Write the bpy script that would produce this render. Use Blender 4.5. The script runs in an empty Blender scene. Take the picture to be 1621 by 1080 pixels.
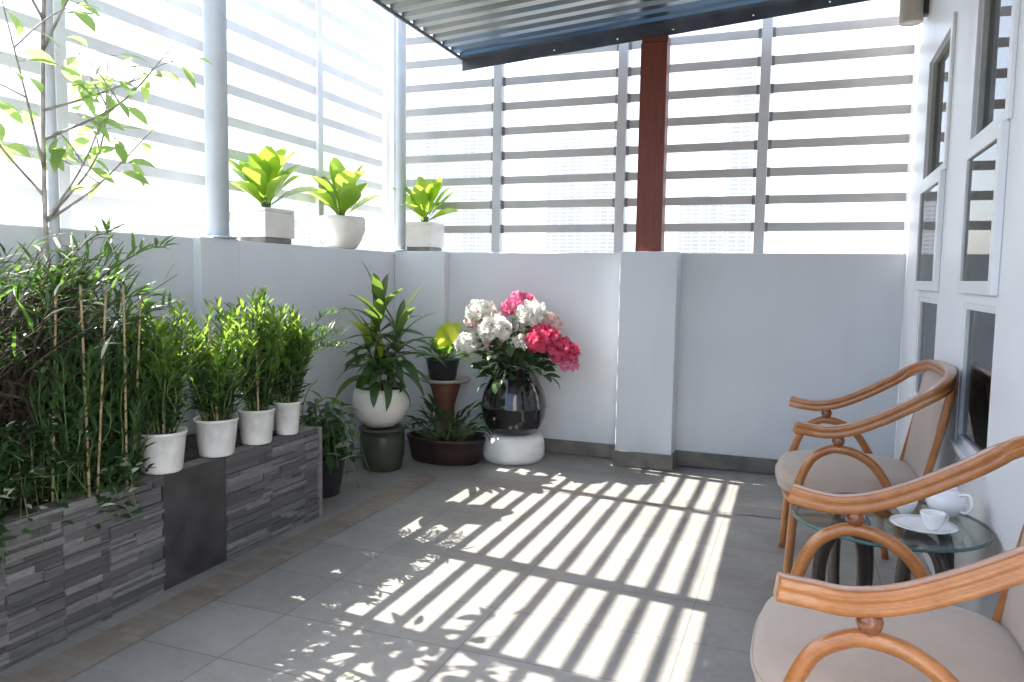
import bpy, bmesh, math, random
from mathutils import Vector, Matrix
random.seed(7)
S = bpy.context.scene
COL = S.collection

# ------------------------------------------------------------------ camera
PITCH, YAW, ROLL, LENS = 0.0832, 0.358, 0.0156, 27.075
def camera():
    cy, sy = math.cos(YAW), math.sin(YAW)
    fwd = Vector((-sy*math.cos(PITCH), cy*math.cos(PITCH), -math.sin(PITCH)))
    right = Vector((cy, sy, 0)); up = right.cross(fwd)
    c, s = math.cos(ROLL), math.sin(ROLL)
    r2, u2 = c*right + s*up, -s*right + c*up
    m = Matrix((r2, u2, -fwd)).transposed().to_4x4()
    m.translation = Vector((0, 0, 1.15))
    cam = bpy.data.cameras.new('camera'); cam.lens = LENS; cam.sensor_width = 36
    cam.clip_start = 0.05; cam.clip_end = 4000
    o = bpy.data.objects.new('camera', cam); COL.objects.link(o); o.matrix_world = m
    S.camera = o
camera()
# ------------------------------------------------------------------ light
SUN_DIR = Vector((0.7275, -0.085, -1.0)).normalized()
ELEV = math.asin(-SUN_DIR.z); AZ = math.atan2(-SUN_DIR.x, -SUN_DIR.y)
w = bpy.data.worlds.new('World'); S.world = w; w.use_nodes = True
nt = w.node_tree; nt.nodes.clear()
sky = nt.nodes.new('ShaderNodeTexSky'); sky.sky_type = 'NISHITA'; sky.sun_disc = False
sky.sun_elevation = ELEV; sky.sun_rotation = AZ; sky.air_density = 1.0; sky.dust_density = 3.0; sky.ozone_density = 1.0
bg = nt.nodes.new('ShaderNodeBackground'); bg.inputs[1].default_value = 0.14
out = nt.nodes.new('ShaderNodeOutputWorld')
nt.links.new(sky.outputs[0], bg.inputs[0]); nt.links.new(bg.outputs[0], out.inputs[0])
sl = bpy.data.lights.new('sun', 'SUN'); sl.energy = 5.0; sl.angle = math.radians(0.35); sl.color = (1.0, 0.95, 0.87)
so = bpy.data.objects.new('sun', sl); COL.objects.link(so)
so.rotation_euler = SUN_DIR.to_track_quat('-Z', 'Y').to_euler()
S.view_settings.view_transform = 'Standard'; S.view_settings.look = 'None'
S.view_settings.exposure = 2.1; S.view_settings.gamma = 1
S.cycles.max_bounces = 10; S.cycles.diffuse_bounces = 5; S.cycles.transparent_max_bounces = 16
S.cycles.caustics_reflective = False; S.cycles.caustics_refractive = False

# ------------------------------------------------------------------ helpers
def V(*a): return Vector(a)
def tag(o, label=None, cat=None, group=None, kind=None):
    if label: o['label'] = label
    if cat: o['category'] = cat
    if group: o['group'] = group
    if kind: o['kind'] = kind
    return o
def empty(name, loc, label, cat, group=None, rz=0):
    o = bpy.data.objects.new(name, None); COL.objects.link(o)
    o.location = loc; o.rotation_euler = (0, 0, rz); o.empty_display_size = .1
    return tag(o, label, cat, group)
def copy_tree(o, parent=None):
    c = o.copy(); COL.objects.link(c); c.parent = parent
    for ch in list(o.children): copy_tree(ch, c)
    return c

class MB:
    def __init__(s): s.v = []; s.f = []; s.m = []; s.sm = []
    def add(s, vs, fs, mi=0, smooth=True):
        b = len(s.v); s.v += [tuple(v) for v in vs]
        for f in fs:
            s.f.append(tuple(i + b for i in f)); s.m.append(mi); s.sm.append(smooth)
    def box(s, x0, x1, y0, y1, z0, z1, mi=0):
        vs = [(x, y, z) for z in (z0, z1) for y in (y0, y1) for x in (x0, x1)]
        s.add(vs, [(0, 2, 3, 1), (4, 5, 7, 6), (0, 1, 5, 4), (2, 6, 7, 3), (0, 4, 6, 2), (1, 3, 7, 5)], mi, False)
    def lathe(s, prof, n=32, c=(0, 0, 0), sx=1, sy=1, mi=0, cap=True):
        vs = []
        for r, z in prof:
            for k in range(n):
                a = 2*math.pi*k/n
                vs.append((c[0] + r*sx*math.cos(a), c[1] + r*sy*math.sin(a), c[2] + z))
        fs = []
        for i in range(len(prof) - 1):
            for k in range(n):
                k2 = (k + 1) % n
                fs.append((i*n + k, i*n + k2, (i+1)*n + k2, (i+1)*n + k))
        if cap:
            fs.append(tuple(reversed(range(n)))); fs.append(tuple((len(prof)-1)*n + k for k in range(n)))
        s.add(vs, fs, mi)
    def tube(s, pts, r0, r1=None, n=6, mi=0, prof=None, up=None, closed=False):
        pts = [Vector(p) for p in pts]; N = len(pts)
        r1 = r0 if r1 is None else r1
        vs = []; fs = []
        a = None
        for i, p in enumerate(pts):
            if closed: t = pts[(i+1) % N] - pts[i-1]
            else: t = pts[min(i+1, N-1)] - pts[max(i-1, 0)]
            t = t.normalized() if t.length > 1e-9 else V(0, 0, 1)
            if up is not None:
                a = Vector(up).cross(t)
                if a.length < 1e-4: a = V(1, 0, 0).cross(t)
                a.normalize()
            elif a is None:
                a = t.orthogonal().normalized()
            else:
                a = (a - t*a.dot(t)); a = a.normalized() if a.length > 1e-6 else t.orthogonal().normalized()
            b = t.cross(a)
            f = i/max(1, N-1); r = r0 + (r1 - r0)*f
            if prof:
                for (u, v_) in prof: vs.append(p + a*u + b*v_)
            else:
                for k in range(n):
                    q = 2*math.pi*k/n; vs.append(p + a*(r*math.cos(q)) + b*(r*math.sin(q)))
        m = len(prof) if prof else n
        for i in range(N if closed else N - 1):
            j = (i+1) % N
            for k in range(m):
                k2 = (k+1) % m
                fs.append((i*m + k, i*m + k2, j*m + k2, j*m + k))
        if not closed:
            fs.append(tuple(reversed(range(m)))); fs.append(tuple((N-1)*m + k for k in range(m)))
        s.add(vs, fs, mi)
    def leaf(s, base, d, L, W, droop=0.5, fold=0.2, n=4, peak=0.45, mi=0, twist=0.0, up=(0, 0, 1), curl=0.0, tip=0.04):
        d = Vector(d).normalized(); p = Vector(base); step = L/n
        side = d.cross(Vector(up))
        if side.length < 1e-3: side = d.cross(V(random.uniform(-1, 1), random.uniform(-1, 1), .1))
        side.normalize()
        if twist: side = Matrix.Rotation(twist, 3, d) @ side
        vs = []; fs = []
        ex = math.log(0.5)/math.log(peak)
        for i in range(n + 1):
            t = i/n
            nor = side.cross(d).normalized()
            wd = W*0.5*max(tip, math.sin(math.pi*min(1, max(0, t**ex)))**0.8) if i else W*0.07
            vs += [p - side*wd + nor*(fold*wd), p.copy(), p + side*wd + nor*(fold*wd)]
            if i < n:
                p = p + d*step
                d = Matrix.Rotation(-(droop/n)*(1 + curl*t), 3, side) @ d
        for i in range(n):
            a = i*3; fs += [(a, a+1, a+4, a+3), (a+1, a+2, a+5, a+4)]
        s.add(vs, fs, mi)
    def blob(s, c, r, mi=0, n=10, m=7):
        rx, ry, rz = r if isinstance(r, (tuple, list)) else (r, r, r)
        vs = [(c[0], c[1], c[2]-rz)]; fs = []
        for i in range(1, m):
            ph = -math.pi/2 + math.pi*i/m
            for k in range(n):
                a = 2*math.pi*k/n
                vs.append((c[0]+rx*math.cos(ph)*math.cos(a), c[1]+ry*math.cos(ph)*math.sin(a), c[2]+rz*math.sin(ph)))
        vs.append((c[0], c[1], c[2]+rz)); T = len(vs)-1
        for k in range(n):
            k2 = (k+1) % n
            fs.append((0, 1+k2, 1+k)); fs.append((T, 1+(m-2)*n+k, 1+(m-2)*n+k2))
            for i in range(m-2):
                fs.append((1+i*n+k, 1+i*n+k2, 1+(i+1)*n+k2, 1+(i+1)*n+k))
        s.add(vs, fs, mi)
    def build(s, name, mats, parent=None, bevel=0, loc=None):
        me = bpy.data.meshes.new(name); me.from_pydata(s.v, [], s.f)
        for m in (mats if isinstance(mats, (list, tuple)) else [mats]): me.materials.append(m)
        me.polygons.foreach_set('material_index', s.m); me.polygons.foreach_set('use_smooth', s.sm)
        me.update()
        o = bpy.data.objects.new(name, me); COL.objects.link(o)
        if parent: o.parent = parent
        if loc: o.location = loc
        if bevel:
            b = o.modifiers.new('bevel', 'BEVEL'); b.width = bevel; b.segments = 2; b.limit_method = 'ANGLE'
            b.harden_normals = False
        return o

def spline(pts, n=8, closed=False):
    P = [Vector(p) for p in pts]; N = len(P); outp = []
    for i in range(N if closed else N-1):
        p0 = P[(i-1) % N] if closed or i > 0 else P[0]*2 - P[1]
        p1 = P[i]; p2 = P[(i+1) % N]
        p3 = P[(i+2) % N] if closed or i < N-2 else P[-1]*2 - P[-2]
        for k in range(n):
            t = k/n
            outp.append(0.5*((2*p1) + (p2-p0)*t + (2*p0-5*p1+4*p2-p3)*t*t + (3*p1-p0-3*p2+p3)*t**3))
    if not closed: outp.append(P[-1])
    return outp

# ------------------------------------------------------------------ materials
class NT:
    def __init__(s, name):
        s.m = bpy.data.materials.new(name); s.m.use_nodes = True
        s.t = s.m.node_tree; s.b = s.t.nodes['Principled BSDF']; s.o = s.t.nodes['Material Output']
    def n(s, typ, **kw):
        nd = s.t.nodes.new(typ)
        for k, v in kw.items(): setattr(nd, k, v)
        return nd
    def l(s, a, b): s.t.links.new(a, b)
    def coord(s, kind='Object', scale=(1, 1, 1)):
        tc = s.n('ShaderNodeTexCoord'); mp = s.n('ShaderNodeMapping'); mp.inputs['Scale'].default_value = scale
        s.l(tc.outputs[kind], mp.inputs[0]); return mp.outputs[0]
    def noise(s, vec, scale, detail=4, rough=.55):
        nd = s.n('ShaderNodeTexNoise'); nd.inputs['Scale'].default_value = scale
        nd.inputs['Detail'].default_value = detail; nd.inputs['Roughness'].default_value = rough
        if vec: s.l(vec, nd.inputs['Vector'])
        return nd.outputs['Fac']
    def ramp(s, fac, stops):
        nd = s.n('ShaderNodeValToRGB'); cr = nd.color_ramp
        while len(cr.elements) < len(stops): cr.elements.new(.5)
        for e, (p, c) in zip(cr.elements, stops):
            e.position = p; e.color = (*c, 1) if len(c) == 3 else c
        s.l(fac, nd.inputs[0]); return nd.outputs[0]
    def mix(s, fac, a, b, mode='MIX'):
        nd = s.n('ShaderNodeMix', data_type='RGBA', blend_type=mode)
        if isinstance(fac, (int, float)): nd.inputs[0].default_value = fac
        else: s.l(fac, nd.inputs[0])
        for v, i in ((a, 6), (b, 7)):
            if isinstance(v, (tuple, list)): nd.inputs[i].default_value = (*v[:3], 1)
            else: s.l(v, nd.inputs[i])
        return nd.outputs[2]
    def bump(s, h, strength=.2, dist=.01, prev=None):
        nd = s.n('ShaderNodeBump'); nd.inputs['Strength'].default_value = strength; nd.inputs['Distance'].default_value = dist
        s.l(h, nd.inputs['Height'])
        if prev: s.l(prev, nd.inputs['Normal'])
        s.l(nd.outputs[0], s.b.inputs['Normal']); return nd.outputs[0]
    def col(s, v):
        if isinstance(v, (tuple, list)): s.b.inputs['Base Color'].default_value = (*v[:3], 1)
        else: s.l(v, s.b.inputs['Base Color'])
    def set(s, **kw):
        for k, v in kw.items():
            i = s.b.inputs[k.replace('_', ' ')]
            if isinstance(v, (int, float)): i.default_value = v
            else: s.l(v, i)
        return s

def painted(name, c, var=.06, rough=.5, sc=3, bump=.06, bsc=120, spec=.5, coat=0, wear=None):
    t = NT(name); co = t.coord()
    n1 = t.noise(co, sc, 5)
    lo = tuple(max(0, x*(1-var*2)) for x in c); hi = tuple(min(1, x*(1+var)) for x in c)
    t.col(t.ramp(n1, [(.3, lo), (.65, hi)]))
    n2 = t.noise(co, sc*4, 4)
    t.set(Roughness=t.ramp(n2, [(.3, (rough*.8,)*3), (.7, (min(1, rough*1.2),)*3)]), Specular_IOR_Level=spec)
    if coat: t.set(Coat_Weight=coat, Coat_Roughness=.12)
    if bump: t.bump(t.noise(co, bsc, 3), bump, .004)
    return t.m

def leafmat(name, lo, hi, trans=.45, rough=.4, tcol=None, vein=True):
    t = NT(name)
    g = t.n('ShaderNodeNewGeometry'); co = t.coord()
    n1 = t.noise(co, 6, 3)
    a = t.ramp(g.outputs['Random Per Island'], [(0, lo), (1, hi)])
    c = t.mix(t.ramp(n1, [(.35, (0,)*3), (.7, (1,)*3)]), a, tuple((p+q)/2 for p, q in zip(lo, hi)))
    t.col(c); t.set(Roughness=rough, Specular_IOR_Level=.45)
    tr = t.n('ShaderNodeBsdfTranslucent')
    cc = t.mix(.75, c, tcol or tuple(min(1, x*2.2) for x in hi)); t.l(cc, tr.inputs[0])
    ms = t.n('ShaderNodeMixShader'); ms.inputs[0].default_value = trans
    t.l(t.b.outputs[0], ms.inputs[1]); t.l(tr.outputs[0], ms.inputs[2]); t.l(ms.outputs[0], t.o.inputs[0])
    return t.m

def wood(name, c1, c2, rough=.3, scale=(3, 3, 3), coat=.4):
    t = NT(name); co = t.coord('Object', scale)
    n1 = t.noise(co, 9, 6, .6); n2 = t.noise(t.coord('Object', (scale[0]*6, scale[1]*6, scale[2]*30)), 5, 4)
    c = t.ramp(n1, [(.3, c1), (.7, c2)])
    c = t.mix(t.ramp(n2, [(.45, (0,)*3), (.75, (.5,)*3)]), c, tuple(x*.55 for x in c1))
    t.col(c); t.set(Roughness=rough, Coat_Weight=coat, Coat_Roughness=.15)
    t.bump(n2, .05, .002)
    return t.m

M = {}
def m_wall():
    t = NT('wall paint'); co = t.coord(); tc = t.n('ShaderNodeTexCoord'); sp = t.n('ShaderNodeSeparateXYZ'); t.l(tc.outputs['Object'], sp.inputs[0])
    c = t.ramp(t.noise(co, 1.3, 6), [(.3, (.60, .628, .66)), (.68, (.67, .698, .73))])
    st = t.noise(t.coord('Object', (5, 5, .8)), 1.7, 5, .6)
    c = t.mix(t.ramp(st, [(.50, (0,)*3), (.80, (.22,)*3)]), c, (.52, .53, .53))
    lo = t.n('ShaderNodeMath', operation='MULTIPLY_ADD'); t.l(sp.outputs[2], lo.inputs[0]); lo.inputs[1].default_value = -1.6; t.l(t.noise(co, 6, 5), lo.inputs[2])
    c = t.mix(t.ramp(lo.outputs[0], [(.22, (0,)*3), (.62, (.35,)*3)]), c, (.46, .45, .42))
    t.col(c); t.set(Roughness=.55)
    b = t.bump(t.noise(co, 55, 4), .16, .004); t.bump(t.noise(co, 2.5, 3), .10, .03, b); return t.m
M['wall'] = m_wall()
M['housewall'] = painted('white wall paint', (.85, .87, .90), .012, .38, 0.5, 0, 40, .5, 0)
M['clip'] = painted('grey slat clip', (.20, .20, .20), .2, .5, 20, 0)
M['slat_glare'] = painted('slat paint lightened for glare', (.80, .80, .79), .04, .42, 6, 0)  # lighter than the back slats to imitate glare on the left fence
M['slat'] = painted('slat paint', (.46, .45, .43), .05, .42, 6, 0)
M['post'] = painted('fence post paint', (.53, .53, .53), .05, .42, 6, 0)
M['pole'] = painted('grey pole paint', (.52, .57, .63), .06, .35, 5, .03)
M['skirt'] = painted('skirting tile', (.165, .150, .130), .25, .4, 7, .05)
M['white'] = painted('white lacquer', (.82, .83, .85), .01, .35, .5, 0)
M['potwhite'] = painted('white plastic pot', (.70, .70, .685), .14, .45, 11, .05)
M['potcream'] = painted('cream ceramic', (.72, .69, .64), .06, .35, 7, .03)
M['ceramic'] = painted('white porcelain', (.85, .85, .86), .02, .12, 4, 0, coat=.5)
M['pedestal'] = painted('white glazed pedestal', (.78, .77, .74), .05, .3, 6, .04)
M['alu'] = painted('grey window lining', (.46, .46, .44), .08, .4, 8, 0)
M['lamp'] = painted('beige lamp metal', (.50, .45, .39), .05, .4, 8, 0)
M['dark'] = painted('dark metal', (.05, .05, .055), .2, .4, 8, 0)
M['steel'] = NT('screw steel').set(Metallic=1.0, Roughness=.25).m
M['greenpot'] = painted('grey green glazed clay', (.038, .046, .03), .3, .35, 8, .05)
M['terracotta'] = painted('terracotta', (.15, .05, .028), .25, .7, 12, .12)
M['basin'] = painted('dark red clay', (.028, .011, .009), .4, .45, 10, .1)
M['blackpot'] = painted('black plastic', (.02, .02, .024), .3, .4, 10, .03)
M['plate'] = painted('grey clay plate', (.46, .42, .37), .12, .5, 10, .06)
M['soil'] = painted('dark soil', (.030, .022, .016), .5, .95, 40, .8, 90)
M['panel'] = painted('charcoal tile', (.036, .034, .036), .3, .45, 9, .12, 150)
M['edge'] = painted('stone edging', (.17, .155, .145), .2, .6, 14, .1)
M['patterned'] = None
M['bamboo'] = wood('bamboo cane', (.26, .19, .10), (.40, .31, .17), .5, coat=.1)
M['twig'] = painted('dry twig', (.085, .06, .042), .35, .8, 30, .1)
M['bark'] = painted('grey bark', (.33, .30, .27), .3, .8, 25, .2)
M['stem'] = painted('green stem', (.10, .16, .05), .25, .5, 20, 0)
M['rattan'] = wood('bent cane wood', (.34, .122, .030), (.48, .195, .058), .28, (2, 2, 2), .5)
M['balldark'] = wood('turned wood', (.17, .055, .02), (.29, .10, .035), .25, (2, 2, 2), .5)
M['redwood'] = wood('red brown timber', (.13, .026, .014), (.22, .046, .026), .5, (6, 6, .6), .03)
M['tablewood'] = wood('dark bent wood', (.022, .014, .010), (.045, .027, .02), .35, (3, 3, 3), .1)

def m_fabric():
    t = NT('beige upholstery'); co = t.coord()
    n = t.noise(co, 5, 4); w1 = t.n('ShaderNodeTexWave', bands_direction='X'); w1.inputs['Scale'].default_value = 180
    w2 = t.n('ShaderNodeTexWave', bands_direction='Y'); w2.inputs['Scale'].default_value = 180
    t.l(co, w1.inputs[0]); t.l(co, w2.inputs[0])
    t.col(t.ramp(n, [(.3, (.39, .31, .25)), (.7, (.47, .38, .315))]))
    t.set(Roughness=.9, Sheen_Weight=.3)
    b = t.bump(t.mix(.5, w1.outputs[1], w2.outputs[1]), .25, .0015); t.bump(t.noise(co, 11, 4, .6), .22, .012, b); return t.m
M['fabric'] = m_fabric()

def m_glass(name, tint=(.9, .95, .94), ior=1.6):
    t = NT(name); t.t.nodes.remove(t.b)
    tr = t.n('ShaderNodeBsdfTransparent'); tr.inputs[0].default_value = (*tint, 1)
    gl = t.n('ShaderNodeBsdfGlossy'); gl.inputs['Roughness'].default_value = 0.015
    fr = t.n('ShaderNodeFresnel'); fr.inputs[0].default_value = ior
    ms = t.n('ShaderNodeMixShader')
    t.l(fr.outputs[0], ms.inputs[0]); t.l(tr.outputs[0], ms.inputs[1]); t.l(gl.outputs[0], ms.inputs[2])
    t.l(ms.outputs[0], t.o.inputs[0]); return t.m
M['pane'] = m_glass('window glass', (.86, .88, .88), 2.3)
M['tglass'] = m_glass('table glass', (.84, .91, .89))
M['gedge'] = painted('green glass edge', (.05, .13, .115), .1, .08, 4, 0)

def m_jar():
    t = NT('black glaze'); co = t.coord()
    t.col(t.ramp(t.noise(co, 7, 4), [(.4, (.006, .006, .007)), (.75, (.02, .018, .018))]))
    t.set(Roughness=.07, Coat_Weight=.6, Coat_Roughness=.03)
    t.bump(t.noise(co, 14, 3), .05, .01); return t.m
M['jar'] = m_jar()

def m_floor():
    t = NT('floor tile'); tc = t.n('ShaderNodeTexCoord'); mp = t.n('ShaderNodeMapping')
    mp.inputs['Location'].default_value = (0.947, -2.415, 0)
    t.l(tc.outputs['Object'], mp.inputs[0])
    br = t.n('ShaderNodeTexBrick'); br.offset = 0; br.squash = 1
    for k, v in (('Scale', 1), ('Mortar Size', .0026), ('Mortar Smooth', .3), ('Bias', 0), ('Brick Width', .64), ('Row Height', .32)): br.inputs[k].default_value = v
    br.inputs['Color1'].default_value = (.255, .248, .23, 1); br.inputs['Color2'].default_value = (.325, .315, .295, 1); br.inputs['Mortar'].default_value = (.125, .12, .11, 1)
    t.l(mp.outputs[0], br.inputs[0])
    co = t.coord()
    n1 = t.noise(co, 2.2, 6, .65); n2 = t.noise(co, 26, 4)
    c = t.mix(t.ramp(n1, [(.35, (0,)*3), (.70, (.7,)*3)]), br.outputs[0], (.16, .153, .138))
    c = t.mix(t.ramp(n2, [(.45, (0,)*3), (.8, (.35,)*3)]), c, (.33, .325, .31))
    n3 = t.noise(co, 70, 5, .7); c = t.mix(t.ramp(n3, [(.58, (0,)*3), (.72, (.5,)*3)]), c, (.13, .125, .115))
    t.col(c)
    t.set(Roughness=t.ramp(n1, [(.3, (.34,)*3), (.7, (.55,)*3)]))
    b = t.bump(br.outputs[1], -.25, .003)
    t.bump(n2, .06, .003, b); return t.m
M['floor'] = m_floor()

def m_border(name='mosaic border', f0=.1, f1=.85, base=(.225, .205, .175)):
    t = NT(name); co = t.coord()
    br = t.n('ShaderNodeTexBrick'); br.offset = .5
    for k, v in (('Scale', 1), ('Mortar Size', .003), ('Brick Width', .085), ('Row Height', .0425), ('Bias', 0)): br.inputs[k].default_value = v
    br.inputs['Color1'].default_value = (.17, .125, .09, 1); br.inputs['Color2'].default_value = (.31, .265, .205, 1); br.inputs['Mortar'].default_value = (.15, .14, .125, 1)
    t.l(co, br.inputs[0]); n = t.noise(co, 5, 5)
    t.col(t.mix(t.ramp(n, [(.35, (f0,)*3), (.65, (f1,)*3)]), br.outputs[0], base))
    t.set(Roughness=.5); t.bump(br.outputs[1], -.2, .003); return t.m
M['border'] = m_border(); M['border_pale'] = m_border('pale mosaic border', .72, .96, (.262, .25, .228))

def m_slate():
    t = NT('split slate'); g = t.n('ShaderNodeNewGeometry'); co = t.coord('Object', (1, 1, 6))
    c = t.ramp(g.outputs['Random Per Island'], [(0, (.055, .055, .058)), (.35, (.10, .10, .102)), (.7, (.15, .148, .148)), (1, (.23, .225, .22))])
    n = t.noise(co, 18, 6, .65)
    t.col(t.mix(t.ramp(n, [(.35, (.0,)*3), (.7, (.7,)*3)]), c, (.065, .065, .07))); t.set(Roughness=.7)
    t.bump(n, .7, .006); return t.m
M['slate'] = m_slate()

def m_sheet():
    t = NT('roof sheet metal'); co = t.coord('Object', (.6, 6, 1))
    n = t.noise(co, 2.2, 4)
    c = t.ramp(n, [(.3, (.17, .18, .17)), (.5, (.25, .26, .255)), (.62, (.20, .235, .27)), (.8, (.12, .18, .26))])
    tc = t.n('ShaderNodeTexCoord'); sp = t.n('ShaderNodeSeparateXYZ'); t.l(tc.outputs['Object'], sp.inputs[0])
    bl = t.ramp(t.n('ShaderNodeMath', operation='ADD').outputs[0], [(0, (0,)*3), (1, (1,)*3)])
    ad = [n_ for n_ in t.t.nodes if n_.type == 'MATH'][0]; t.l(sp.outputs[1], ad.inputs[0]); ad.inputs[1].default_value = .62
    mr = [n_ for n_ in t.t.nodes if n_.type == 'VALTORGB'][-1].color_ramp; mr.elements[0].position = .12; mr.elements[1].position = .50
    c = t.mix(bl, c, t.ramp(n, [(.3, (.13, .175, .22)), (.6, (.075, .15, .27)), (.8, (.19, .22, .25))]))
    t.col(c); t.set(Roughness=.30, Metallic=.85); return t.m
M['sheet'] = m_sheet()
M['fascia'] = painted('dark fascia metal', (.085, .095, .115), .2, .35, 6, .02)

def m_tower():
    t = NT('far facade'); tc = t.n('ShaderNodeTexCoord'); sp = t.n('ShaderNodeSeparateXYZ'); t.l(tc.outputs['Object'], sp.inputs[0])
    ad = t.n('ShaderNodeMath', operation='ADD'); t.l(sp.outputs[0], ad.inputs[0]); t.l(sp.outputs[1], ad.inputs[1])
    cb = t.n('ShaderNodeCombineXYZ'); t.l(ad.outputs[0], cb.inputs[0]); t.l(sp.outputs[2], cb.inputs[1])
    br = t.n('ShaderNodeTexBrick'); br.offset = 0
    for k, v in (('Scale', 1), ('Mortar Size', .7), ('Mortar Smooth', .1), ('Brick Width', 7.0), ('Row Height', 3.2), ('Bias', 0)): br.inputs[k].default_value = v
    br.inputs['Color1'].default_value = (.14, .17, .21, 1); br.inputs['Color2'].default_value = (.22, .26, .30, 1); br.inputs['Mortar'].default_value = (.42, .45, .48, 1)
    t.l(cb.outputs[0], br.inputs[0]); t.col(br.outputs[0]); t.set(Roughness=.6); return t.m
M['tower'] = m_tower()
M['towerglass'] = painted('far window glass', (.22, .28, .34), .2, .15, .2, 0)
M['city'] = painted('far city ground', (.30, .31, .30), .3, .9, .02, 0)
M['room'] = painted('dim room wall', (.30, .30, .30), .05, .8, 1, 0)
M['added_curtain'] = painted('pale curtain', (.74, .74, .73), .06, .9, 3, 0)

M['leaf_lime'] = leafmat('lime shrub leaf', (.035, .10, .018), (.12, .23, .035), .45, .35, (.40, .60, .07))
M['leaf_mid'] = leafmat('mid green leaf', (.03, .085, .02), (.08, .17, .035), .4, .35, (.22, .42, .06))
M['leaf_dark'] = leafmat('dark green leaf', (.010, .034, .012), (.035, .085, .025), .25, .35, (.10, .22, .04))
M['leaf_deep'] = leafmat('deep green leaf', (.016, .05, .014), (.05, .11, .028), .3, .4, (.16, .32, .05))
M['leaf_fiddle'] = leafmat('broad glossy leaf', (.09, .20, .02), (.20, .34, .04), .5, .25, (.50, .70, .08))
M['leaf_drac'] = leafmat('strap leaf', (.018, .055, .022), (.05, .12, .035), .32, .28, (.32, .50, .07))
M['leaf_yellow'] = leafmat('yellow green leaf', (.35, .42, .03), (.48, .55, .05), .5, .3, (.75, .85, .10))
M['leaf_tree'] = leafmat('tree leaf', (.09, .19, .045), (.19, .32, .08), .6, .35, (.52, .72, .22))
M['leaf_dry'] = leafmat('dry leaf', (.014, .011, .008), (.060, .042, .026), .15, .7, (.20, .12, .06))
M['leaf_pale'] = leafmat('pale leaf', (.50, .52, .42), (.66, .66, .56), .3, .5, (.7, .72, .6))
M['petal_white'] = leafmat('white petal', (.74, .73, .66), (.86, .85, .82), .35, .6, (.9, .9, .85))
M['petal_pink'] = leafmat('pink petal', (.66, .12, .28), (.84, .34, .50), .35, .6, (.9, .25, .45))
M['petal_red'] = leafmat('crimson petal', (.58, .03, .11), (.80, .16, .28), .4, .6, (.9, .16, .30))
M['petal_blush'] = leafmat('blush petal', (.70, .50, .46), (.84, .70, .64), .35, .6, (.9, .7, .65))

# ------------------------------------------------------------------ room numbers
D, XL, XR, HP = 4.77, -2.63, 0.533, 1.31
XF, YF = -2.85, 4.99                                 # fence planes on the parapets

# ================================================================== setting
b = MB(); b.box(-2.95, 0.70, -2.2, 5.08, -.2, 0); tag(b.build('floor', M['floor']), kind='structure')
b = MB(); b.add([(-2.035, -2, .003), (-1.885, -2, .003), (-1.885, 3.875, .003), (-2.035, 4.025, .003)], [(0, 1, 2, 3)], 0, False)
b.add([(-2.035, 4.025, .003), (-1.885, 3.875, .003), (XR-.02, 3.875, .003), (XR-.02, 4.025, .003)], [(0, 1, 2, 3)], 1, False)
tag(b.build('floor_border', [M['border'], M['border_pale']]), kind='structure')
b = MB(); b.add([(-1095, -115, -42), (695, -115, -42), (695, 945, -42), (-1095, 945, -42)], [(0, 1, 2, 3)], 0, False)
tag(b.build('city_ground', M['city']), kind='structure')

# --- back parapet
r = empty('parapet_wall', (0, 0, 0), 'pale blue grey parapet wall at the far end behind the flower jar', 'wall')
b = MB(); b.box(-2.93, XR, D, D+.29, 0, HP); b.build('wall_body', M['wall'], r, .006)
b = MB(); b.box(-1.035, -.690, 4.60, D+.002, .0, HP+.003); b.build('pilaster', M['wall'], r, .006)
b = MB(); b.box(XL, -2.25, 4.70, D+.002, 0, HP+.004); b.build('pilaster', M['wall'], r, .006)
b = MB(); b.box(-2.25, -1.047, D-.014, D-.001, .004, .095); b.box(-.678, XR-.016, D-.014, D-.001, .004, .095)
b.box(-1.047, -.678, 4.587, 4.599, .004, .098); b.box(-1.047, -1.036, 4.60, D-.001, .004, .097); b.box(-.689, -.678, 4.60, D-.001, .004, .097)
b.build('skirting', M['skirt'], r, .002)
# --- left parapet
r = empty('parapet_wall', (XL, 1, 0), 'pale grey parapet wall on the left behind the planter and bushes', 'wall')
r.location = (0, 0, 0)
b = MB(); b.box(-2.93, XL, -2.2, D-.002, 0, HP-.002); b.build('wall_body', M['wall'], r, .006)
b = MB(); b.box(XL-.002, -2.585, 2.82, 3.085, 0, HP+.002); b.build('pilaster', M['wall'], r, .006)

# --- slat fences
Z0, PS, NS = 1.477, 0.1652, 17
def fence_back():
    r = empty('slat_fence', (0, 0, 0), 'grey horizontal slat fence standing on the far parapet wall', 'fence')
    xs = [-2.76, -1.99, -1.13, -.26, .60]
    for a, c in zip(xs[:-1], xs[1:]):
        b = MB()
        for k in range(NS):
            z = Z0 + PS*k
            b.box(a+.050, c-.050, YF-.006, YF+.006, z-.026, z+.026)
            b.box(a+.031, a+.050, YF-.009, YF+.009, z-.029, z+.029, 1); b.box(c-.050, c-.031, YF-.009, YF+.009, z-.029, z+.029, 1)
        b.build('slat_panel', [M['slat'], M['clip']], r, .002)
    for x in xs:
        b = MB(); b.box(x-.030, x+.030, YF-.030, YF+.030, HP+.001, Z0+PS*NS + (1.55 if x < -1.5 else 0)); b.build('post', M['post'], r, .004)
    b = MB(); z = Z0 + PS*NS - .03
    while z < Z0 + PS*NS + 1.5:                       # boards added out of view to block sun from the house wall corner
        b.box(-2.80, -1.96, YF-.008, YF+.008, z, z+.098); z += .10
    b.build('sun_block_boards', M['slat'], r, .002)
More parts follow.
